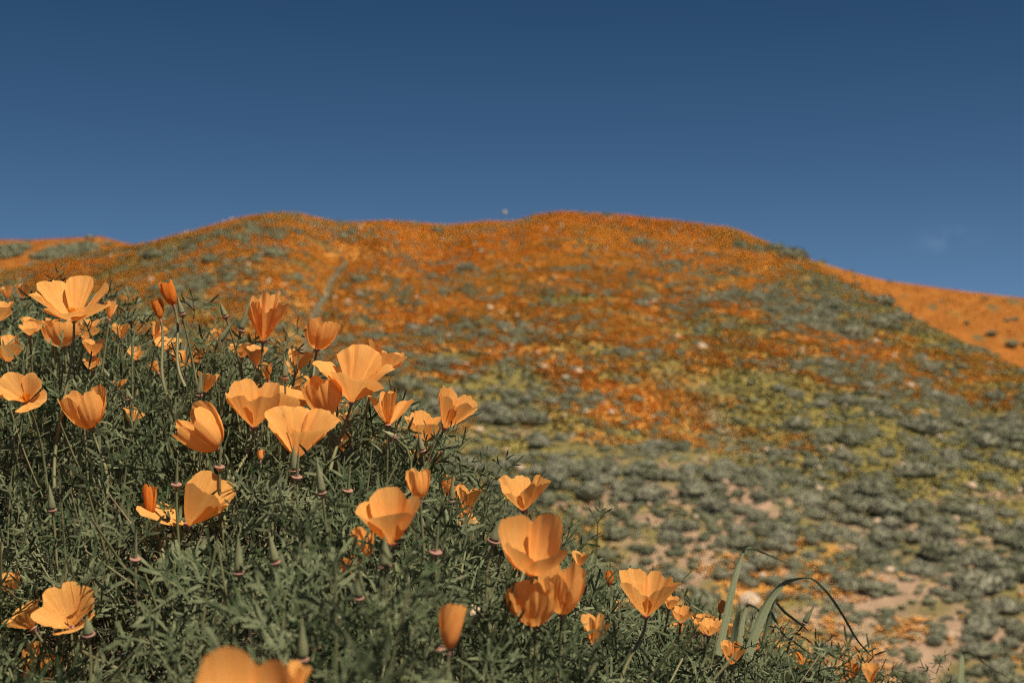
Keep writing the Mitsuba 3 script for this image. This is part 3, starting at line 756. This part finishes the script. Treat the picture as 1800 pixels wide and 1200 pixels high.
P(1530, 1200, 0, 34, 18, 1.72, 10, 45, 43, 'lowest right poppy, a small bright cup at the bottom edge', 'cup')
P(126, 1102, -4, 56, 56, 1.12, 34, 30, 44, 'four-lobed open poppy on a bent stem at the lower left', 'open', (4, 0, 4, 0), ruffle=.8, stem_to=(215, 1180, 1.05))
P(58, 1104, -34, 40, 40, 1.20, 8, 15, 45, 'flat side-turned poppy left of the four-lobed one', 'open', (0, 14, 0, 0))
P(22, 1044, -10, 36, 26, 1.26, 6, 30, 46, 'shaded poppy behind leaves at the lower left edge', 'cup', cover_ok=True)
P(72, 1205, 0, 60, 42, 1.20, 10, 20, 47, 'dark orange poppy striped by leaf shadow in the lower left corner', 'bowl', cover_ok=True)
P(425, 1276, 2, 112, 80, 0.62, 22, 40, 48, 'nearest poppy, large and blurred, cut by the bottom edge', 'bowl', (0, 0, 0, 0), ruffle=.4, stem=False)
P(516, 1228, 10, 60, 22, 0.70, 0, 20, 49, 'narrow blurred poppy right beside the nearest one', 'cup', stem=False)
P(112, 610, -10, 40, 36, 1.66, 0, 30, 50, 'deep orange shaded poppy under the large highest one', 'bowl', cover_ok=True)
P(148, 596, 10, 34, 28, 1.75, 5, 30, 51, 'orange poppy behind the stem of the large highest one', 'cup', cover_ok=True)
P(40, 524, 4, 24, 14, 2.3, 0, 30, 52, 'blurred pale poppy on the far left rim of the knoll', 'cup')
P(14, 528, -4, 26, 13, 2.25, 0, 30, 53, 'blurred red-orange poppy on the left rim, by the edge of the view', 'cup')
P(-4, 565, 8, 36, 26, 1.75, 5, 30, 54, 'pale poppy cut by the left edge above the leaves', 'cup')
P(14, 636, 0, 44, 30, 1.62, 10, 30, 55, 'pale poppy behind crossing leaves at the left edge', 'cup', cover_ok=True)
P(820, 902, 6, 46, 22, 1.52, 5, 40, 56, 'orange poppy with a dark leaf sprig in front, at the knoll edge', 'cup', cover_ok=True)
P(786, 866, 0, 30, 12, 1.55, 0, 30, 57, 'dark red-brown folded poppy at the knoll edge', 'furl')
P(230, 742, 20, 22, 22, 1.44, 12, 30, 58, 'small poppy peeping out below the long leaf spray', 'cup', cover_ok=True)
P(360, 690, 10, 36, 20, 1.45, 0, 30, 59, 'orange poppy deep among stems left of the two-lobed cup', 'cup', cover_ok=True)
P(458, 808, 0, 18, 6, 1.34, 0, 30, 60, 'tiny furled orange poppy left of the pleated bloom', 'furl')

ANCHORS = [(132, 525, 'the highest wide open poppy'), (296, 516, 'the furled leaning poppy'), (466, 562, 'the crumpled deep orange poppy'), (562, 586, 'the vase-shaped poppy'), (450, 712, 'the two-lobed cup'),
           (625, 665, 'the largest middle bloom'), (800, 718, 'the right-leaning cup'), (742, 750, 'the pale leaf-crossed poppy'), (348, 760, 'the far-left-leaning pale poppy'), (150, 720, 'the left side-turned cup'),
           (48, 690, 'the flat open left-edge poppy'), (345, 880, 'the tilted poppy'), (735, 850, 'the small blurred cup'), (690, 905, 'the broad smooth cup'), (922, 868, 'the thin-petalled poppy'), (937, 945, 'the heart-shaped bloom'),
           (960, 1050, 'the deep orange twins'), (1018, 984, 'the very small slope poppy'), (1138, 1042, 'the funnel-shaped poppy'), (1042, 1105, 'the yellowish wrapped poppy'), (535, 770, 'the pleated bloom'), (520, 632, 'the small pale cup'),
           (112, 590, 'the shaded poppy under the highest bloom'), (14, 615, 'the left-edge poppy behind leaves'), (820, 880, 'the knoll-edge poppy')]
SAID = set()
rng = np.random.default_rng(5)
for i in range(46):                                                    # half-hidden blooms behind and among the leaves
    t = rng.uniform(0, 1)
    qx = rng.uniform(0, 860) if i < 34 else rng.uniform(850, 1320)
    if i < 34: top = np.interp(qx, [0, 130, 420, 520, 720, 860], [520, 575, 575, 640, 760, 890])
    else: top = np.interp(qx, [850, 1050, 1320], [930, 1020, 1130])
    qy = top + 14 + abs(rng.normal(0, 46)); d = np.interp(qy - top, [0, 150], [1.68, 1.42]) + rng.uniform(0, 0.1) + (0.1 if i >= 34 else 0)
    lab = None
    for j in np.argsort([(ax - qx) ** 2 + (ay - qy) ** 2 for ax, ay, _ in ANCHORS])[:25]:
        ax, ay, what = ANCHORS[j]; dx, dy = qx - ax, qy - 30 - ay
        way = ('above' if dy < 0 else 'below') if abs(dy) > 1.8 * abs(dx) else ('left of' if dx < 0 else 'right of') if abs(dx) > 1.8 * abs(dy) else ('up and ' if dy < 0 else 'down and ') + ('left of' if dx < 0 else 'right of')
        lab = 'orange poppy half hidden, ' + way + ' ' + what
        if lab not in SAID: break
    SAID.add(lab)
    P(qx, qy, rng.normal(5, 15), rng.uniform(18, 34), rng.uniform(12, 24), d, rng.uniform(0, 25), rng.uniform(0, 90), 200 + i, lab, 'cup', cover_ok=True,
      group='poppies half hidden among the leaves')

B = bud
B(556, 800, 566, 866, 1.12, 'green bud with pink collar hanging blurred below the pleated bloom')
B(516, 782, 518, 826, 1.22, 'green bud with pink collar right under the pleated bloom', wide=1.2)
B(418, 938, 420, 1006, 1.02, 'upright bud with pink collar in the middle of the lower leaves', wide=1.1)
B(676, 940, 677, 994, .90, 'blurred green bud in front of the broad smooth cup', wide=1.2)
B(472, 932, 484, 988, 1.0, 'tilted bud with a broad pink collar right of the upright one')
B(530, 1080, 532, 1158, .82, 'blurred bud standing right above the nearest poppy')
B(542, 1062, 552, 1138, .86, 'blurred bud with pink collar just right of its twin above the nearest poppy')
B(500, 620, 501, 664, 1.40, 'slim green bud with pink collar below the small pale cup')
B(412, 562, 386, 600, 1.42, 'green bud leaning right on the left crest')
B(438, 528, 424, 580, 1.44, 'long thin green bud beside the crumpled poppy')
B(386, 530, 396, 556, 1.50, 'small upright green bud on the crest of the leaves')
B(152, 1082, 156, 1114, 1.00, 'short bud hanging by the four-lobed poppy', wide=1.2)
B(86, 850, 92, 896, 1.22, 'bud with pink collar low at the left among stems')
B(632, 992, 630, 1050, .95, 'blurred bud with pink collar beside the striped slim poppy', wide=1.1)
B(1432, 1062, 1414, 1094, 1.74, 'sharp bud with pink ring on a slanted stem right of the grass blades', wide=1.15, end=(1385, 1150, 1.78))
B(222, 680, 226, 700, 1.40, 'short dark bud with pink collar between the left poppies')
B(672, 756, 692, 768, 1.38, 'green bud lying slanted under the open-mouthed poppy')
B(354, 652, 350, 694, 1.42, 'pale green bud deep among stems at the left')
B(735, 758, 742, 792, 1.36, 'thin green bud on the slope edge below the pale poppies')
B(797, 832, 793, 880, 1.45, 'pale upright bud at the knoll edge beside the dark folded poppy')
B(880, 912, 868, 950, 1.10, 'blurred green bud just left of the heart-shaped bloom', wide=1.3)
B(312, 520, 320, 552, 1.44, 'slender green bud close right of the furled poppy stem')
for (qx, qy, d, lab) in [(238, 982, 1.14, 'bare pink flower base without petals, left of the lower leaves'), (386, 820, 1.24, 'bare pink flower base beside the side-turned poppy'),
                         (310, 851, 1.20, 'bare pink flower base above the tilted poppy'), (522, 838, 1.2, 'bare pink flower base under the pleated bloom'),
                         (770, 1138, .92, 'blurred bare pink flower base left of the rolled poppy'), (766, 970, 1.0, 'blurred bare pink flower base right of the broad smooth cup'),
                         (612, 862, 1.26, 'bare pink flower base below the largest middle bloom')]:
    root = thing('spent_poppy', lab, 'flower', 'poppies that have dropped their petals'); base = at(qx, qy, d); M = frame(np.array([0.1, -0.3, 1.0]))
    part(root, 'collar', put(lathe([(0.001, -0.005), (0.0026, -0.0025), (0.0046, -0.0004), (0.0048, 0.0003), (0.0042, 0.0007), (0.001, 0.0006)], 14), M, base), 'm_collar')
    part(root, 'pod', put(lathe([(0.0013, 0), (0.0014, 0.008), (0.0009, 0.018), (0.0002, 0.026)], 7), M, base), 'm_bud')
    e = np.array([base[0] + .01, base[1] + .02, float(ground_z(base[:1], base[1:2])[0])])
    part(root, 'stem', tube(bezier([base - [0, 0, 0.004], base - [0, 0, .05], e + [0, 0, .06], e], 10), np.linspace(0.0011, 0.0016, 10), 6), 'm_stem')

# ---- foliage mass
FL = np.array([f[:4] for f in FLOWERS]); HARD = np.array([not f[4] for f in FLOWERS])


def clear_of_flowers(pts, d, margin):
    """True where points (n, k, 3) of a leaf stay off the faces of the flowers behind them."""
    x, y, z = pix(pts.reshape(-1, 3)); n, k = pts.shape[:2]
    bad = np.zeros(n * k, bool)
    for fx, fy, fr, fd in FL[HARD]:
        bad |= ((x - fx) ** 2 + (y - fy) ** 2 < (fr * margin) ** 2) & (z < fd + 0.01)
    return ~bad.reshape(n, k).any(1)


rng = np.random.default_rng(21)
N = 60000
gx = rng.uniform(-1.25, 1.0, N); gy = rng.uniform(0.45, 3.0, N)
px, py, dd = pix(np.stack([gx, gy, canopy(gx, gy)], 1))
keep = (px > -120) & (px < 1900) & (dd > 0.5) & (gy < 2.7)
gx, gy = gx[keep], gy[keep]
clump = meshkit.fbm(np.stack([gx * 9, gy * 9, 0 * gx], 1), 3, 4)
depth = rng.exponential(0.055, len(gx)) + 0.015 + 0.13 * (0.55 - clump)
keep = (depth < PLANT - 0.03) & ((meshkit.noise(np.stack([gx * 19, gy * 19, 0 * gx], 1), 8) > 0.34) | (depth > 0.09))
gx, gy, depth, clump = gx[keep], gy[keep], depth[keep], clump[keep]
pos = np.stack([gx, gy, canopy(gx, gy) - depth - 0.012], 1)
mats = leaf_frames(rng, len(pos))
order = rng.permutation(len(pos))
pos, mats = pos[order], mats[order]
probe = np.stack([pos, pos + mats[:, :, 0] * 0.03, pos + mats[:, :, 0] * 0.05, pos + mats[:, :, 0] * 0.045 + mats[:, :, 1] * 0.018, pos + mats[:, :, 0] * 0.045 - mats[:, :, 1] * 0.018], 1)
ok = clear_of_flowers(probe, None, 0.98)
far_from_lens = (probe @ FWD).min(1) > 0.5
pos, mats = pos[ok & far_from_lens][:15500], mats[ok & far_from_lens][:15500]
TALL = []
ms = [copies(*LEAVES[k], mats[k::20], pos[k::20]) for k in range(20)]
for i in range(170):                                  # taller sprigs that stand out of the mass
    qx, qy = rng.uniform(-1.0, 0.6), rng.uniform(0.9, 2.2); g0 = float(ground_z([qx], [qy])[0]); c0 = float(canopy(np.array([qx]), np.array([qy]))[0])
    a = np.array([qx, qy, g0]); b = np.array([qx + rng.normal(0, .035), qy + rng.normal(0, .035), c0 + rng.uniform(0.0, 0.04)])
    path = bezier([a, a + (b - a) * 0.55 + rng.normal(0, 0.014, 3), b], 9)
    if not clear_of_flowers(path[None], None, 1.05)[0]: continue
    TALL.append(tube(path, np.linspace(0.0017, 0.0008, 9), 5))
    for k in range(6):
        p = path[4 + k * 4 // 5]; m3 = leaf_frames(rng, 1, 0.85 + 0.08 * k, 0.2, (0.7, 1.15))[0]; lv = LEAVES[rng.integers(0, 20)]
        q = lv[0] @ m3.T + p
        if clear_of_flowers(q[None, ::7], None, 0.95)[0]: ms.append((q, lv[1]))
single('poppy_foliage', merge(ms), 'm_leaf', kind='stuff', label='mass of feathery grey-green poppy leaves covering the near slope', cat='foliage')
# stems standing and leaning among the leaves
ms = TALL
N = 1900
sx = rng.uniform(-1.1, 0.8, N); sy = rng.uniform(0.6, 2.3, N); sz = ground_z(sx, sy); top = canopy(sx, sy)
for i in range(N):
    a = np.array([sx[i], sy[i], sz[i]]); lean = rng.normal(0, 0.07, 2)
    b = np.array([sx[i] + lean[0], sy[i] + lean[1], top[i] - rng.uniform(0.0, 0.07)])
    path = bezier([a, a + (b - a) * 0.5 + rng.normal(0, 0.012, 3), b], 6)
    if clear_of_flowers(path[None], None, 1.02)[0] and (path @ FWD).min() > 0.5: ms.append(tube(path, np.linspace(0.0019, 0.0010, 6), 5))
single('poppy_stems', merge(ms), 'm_stem', smooth=True, kind='stuff', label='thin green stems crossing among the feathery leaves', cat='stems')

ms = []
for i in range(110):
    qx, qy = rng.uniform(-1.0, 0.7), rng.uniform(0.8, 2.1); a = np.array([qx, qy, float(ground_z([qx], [qy])[0])]); l = rng.normal(0, 0.09, 2)
    b = np.array([qx + l[0], qy + l[1], float(canopy(np.array([qx]), np.array([qy]))[0]) - rng.uniform(-0.01, 0.09)])
    path = bezier([a, a + (b - a) * 0.5 + rng.normal(0, 0.02, 3), b], 6)
    if clear_of_flowers(path[None], None, 1.02)[0] and (path @ FWD).min() > 0.6: ms.append(tube(path, np.linspace(0.0011, 0.0005, 6), 4))
scene['m_straw'] = lit(lambda p, n, uv: mix((0.22, 0.16, 0.12), (0.40, 0.33, 0.24), noise(p.x * 60.0, p.y * 60.0, p.z * 60.0)), 0.7)
single('dry_stalks', merge(ms), 'm_straw', smooth=True, kind='stuff', label='thin dry straw-coloured stalks standing among the green leaves', cat='stalks')

# ---- leaf sprays that stand out
SPRAYS = [(232, 622, 1.44, 0, 7, 'dark upright leaf spray on the left crest'), (330, 600, 1.46, 15, 6, 'leafy sprig on the crest right of the furled poppies'), (500, 640, 1.46, 10, 6, 'dark leaf spray below the crumpled poppy'),
          (235, 740, 1.32, 25, 5, 'pale flat leaf spray in front of the left side-turned cup'), (752, 800, 1.38, 30, 7, 'leaf spray at the slope edge below the right-leaning cup'),
          (828, 892, 1.40, 35, 4, 'small dark leaf sprig against the hillside at the knoll edge'), (1195, 1128, 1.62, 0, 7, 'ferny leaf clump left below the grass blades'),
          (1345, 1150, 1.66, 10, 7, 'ferny leaf clump right below the grass blades'), (590, 1040, .85, 0, 6, 'blurred leaf spray low in the middle'), (700, 1090, .82, 20, 6, 'blurred leaf spray below the broad smooth cup'),
          (1110, 1190, 1.35, 20, 7, 'leafy branch reaching right along the bottom of the slope'), (130, 1010, 1.15, -10, 6, 'leaf spray above the four-lobed poppy')]
for i, (qx, qy, d, ang, n, lab) in enumerate(SPRAYS):
    r = np.random.default_rng(900 + i); root = thing('leaf_spray', lab, 'plant', 'leaf sprays that stand out of the foliage')
    base = at(qx, qy, d); A = math.sin(math.radians(ang)) * RIGHT + math.cos(math.radians(ang)) * UP
    e = np.array([base[0] - A[0] * .05, base[1] + 0.02, float(ground_z(base[:1], base[1:2])[0])]); tip = base + A * 0.018
    path = bezier([e, e + [0, 0, .08], base - A * .03, tip], 12)
    part(root, 'stem', tube(path, np.linspace(0.0017, 0.0009, 12), 6), 'm_stem')
    for k in range(n):
        t = (k + 0.5) / n; p = path[int(6 + t * 5)]; az = k * 2.4 + r.uniform(-.4, .4); tl = 0.95 - 0.55 * t
        M0 = frame(A); dirn = M0 @ np.array([math.cos(az) * math.sin(tl), math.sin(az) * math.sin(tl), math.cos(tl)])
        s = np.cross(dirn, A); s /= np.linalg.norm(s); nn = np.cross(dirn, s)
        lv = LEAVES[(i * 7 + k) % 20]
        part(root, 'leaf', (lv[0] @ (np.stack([dirn, s, nn], 1) * r.uniform(0.8, 1.05)).T + p, lv[1]), 'm_leaf', False)

# ---- wild grass with broad folded blades
def blade(pts, widths, twist=(0, 0), n=26):
    """A grass blade through the given (px, py, depth) points; widths in metres; twist: from, to in degrees about its run."""
    c = np.array([at(*p) for p in pts]); t = np.linspace(0, 1, len(c)); tt = np.linspace(0, 1, n)
    from scipy.interpolate import PchipInterpolator
    path = PchipInterpolator(t, c)(tt); w = 0.72 * np.interp(tt, np.linspace(0, 1, len(widths)), widths); tw = -np.radians(np.interp(tt, np.linspace(0, 1, len(twist)), twist))
    tan = np.gradient(path, axis=0); tan /= np.linalg.norm(tan, axis=1, keepdims=True)
    side = np.cross(tan, -FWD); side /= np.linalg.norm(side, axis=1, keepdims=True); nor = np.cross(side, tan)
    S = side * np.cos(tw)[:, None] + nor * np.sin(tw)[:, None]; Nn = np.cross(S, tan)
    vs = [path + S * (w * q / 2)[:, None] + Nn * (w * (abs(q) - 0.5) * 0.22)[:, None] for q in (-1, -0.5, 0, 0.5, 1)]
    uv = np.stack(np.broadcast_arrays(np.linspace(0, 1, 5)[:, None], tt[None]), -1).reshape(-1, 2)
    return (np.array(vs).reshape(-1, 3), grid_faces(5, n)), uv


g = thing('wild_grass', 'clump of broad folded grass blades arching over the right slope', 'grass plant')
for pts, ws, tw in [([(1262, 1150, 1.60), (1278, 1075, 1.63), (1290, 1020, 1.65), (1308, 968, 1.68), (1318, 962, 1.69), (1345, 972, 1.70), (1386, 990, 1.70)], (0.013, 0.014, 0.012, 0.010, .007, .001), (15, 20, 30, 80, 55, 60)),
                    ([(1312, 1160, 1.62), (1335, 1090, 1.645), (1355, 1050, 1.66), (1385, 1020, 1.68), (1420, 1014, 1.69), (1450, 1035, 1.685), (1482, 1080, 1.67), (1508, 1125, 1.65), (1536, 1156, 1.63)], (0.016, 0.019, 0.016, 0.009, .008, .006, .001), (10, 25, 40, 70, 60, 60, 50)),
                    ([(1282, 1170, 1.64), (1290, 1110, 1.63), (1298, 1072, 1.62), (1301, 1060, 1.62)], (0.016, 0.015, 0.010, .002), (30, 35, 40)),
                    ([(1298, 1160, 1.68), (1305, 1090, 1.71), (1316, 1062, 1.73), (1334, 1072, 1.73), (1344, 1100, 1.72)], (0.012, 0.012, 0.008, .006, .001), (20, 40, 60, 40)),
                    ([(1320, 1165, 1.70), (1325, 1090, 1.73), (1345, 1060, 1.75), (1365, 1052, 1.76)], (0.010, 0.010, .007, .001), (20, 50, 60)),
                    ([(1340, 1140, 1.70), (1356, 1070, 1.69), (1362, 1056, 1.68), (1380, 1075, 1.66), (1410, 1098, 1.65), (1420, 1108, 1.65)], (0.006, 0.006, 0.006, .006, .004, .001), (40, 60, 30, 40)),
                    ([(1335, 1160, 1.72), (1348, 1090, 1.7), (1355, 1074, 1.69), (1372, 1108, 1.68), (1400, 1130, 1.67), (1432, 1154, 1.66)], (0.006, 0.006, 0.007, .006, .004, .001), (40, 60, 30, 40))]:
    mesh, uv = blade(pts, ws, tw); part(g, 'blade', mesh, 'm_blade', True, uv=uv)
g = thing('wild_grass', 'pair of folded grass blades at the lower right corner', 'grass plant')
for pts, ws, tw in [([(1684, 1260, 2.14), (1688, 1190, 2.17), (1692, 1148, 2.20), (1702, 1144, 2.21), (1735, 1168, 2.22), (1792, 1202, 2.2)], (0.016, 0.016, 0.012, .008, .001), (15, 25, 70, 55)),
                    ([(1760, 1260, 2.1), (1775, 1210, 2.1), (1800, 1196, 2.08), (1850, 1210, 2.06)], (0.012, 0.013, 0.010, .001), (30, 60, 50))]:
    mesh, uv = blade(pts, ws, tw); part(g, 'blade', mesh, 'm_blade', True, uv=uv)
g = thing('wild_grass', 'low grass blade bending toward the lowest right poppy', 'grass plant')
for pts, ws, tw in [([(1400, 1215, 1.78), (1430, 1182, 1.77), (1465, 1172, 1.76), (1520, 1190, 1.74)], (0.006, 0.010, 0.010, .001), (30, 60, 40)), ([(1440, 1230, 1.76), (1452, 1190, 1.75), (1470, 1210, 1.74)], (0.008, .01, .001), (20, 50))]:
    mesh, uv = blade(pts, ws, tw); part(g, 'blade', mesh, 'm_blade', True, uv=uv)

p = at(824, 1078, 1.18)
key = single('stone', rock_mesh(77), 'm_rock', smooth=35, label='small pale stone among the leaves left of the deep orange poppy', cat='stone')
scene[key]['to_world'] = T().translate(p.tolist()).scale([0.012, 0.012, 0.012])
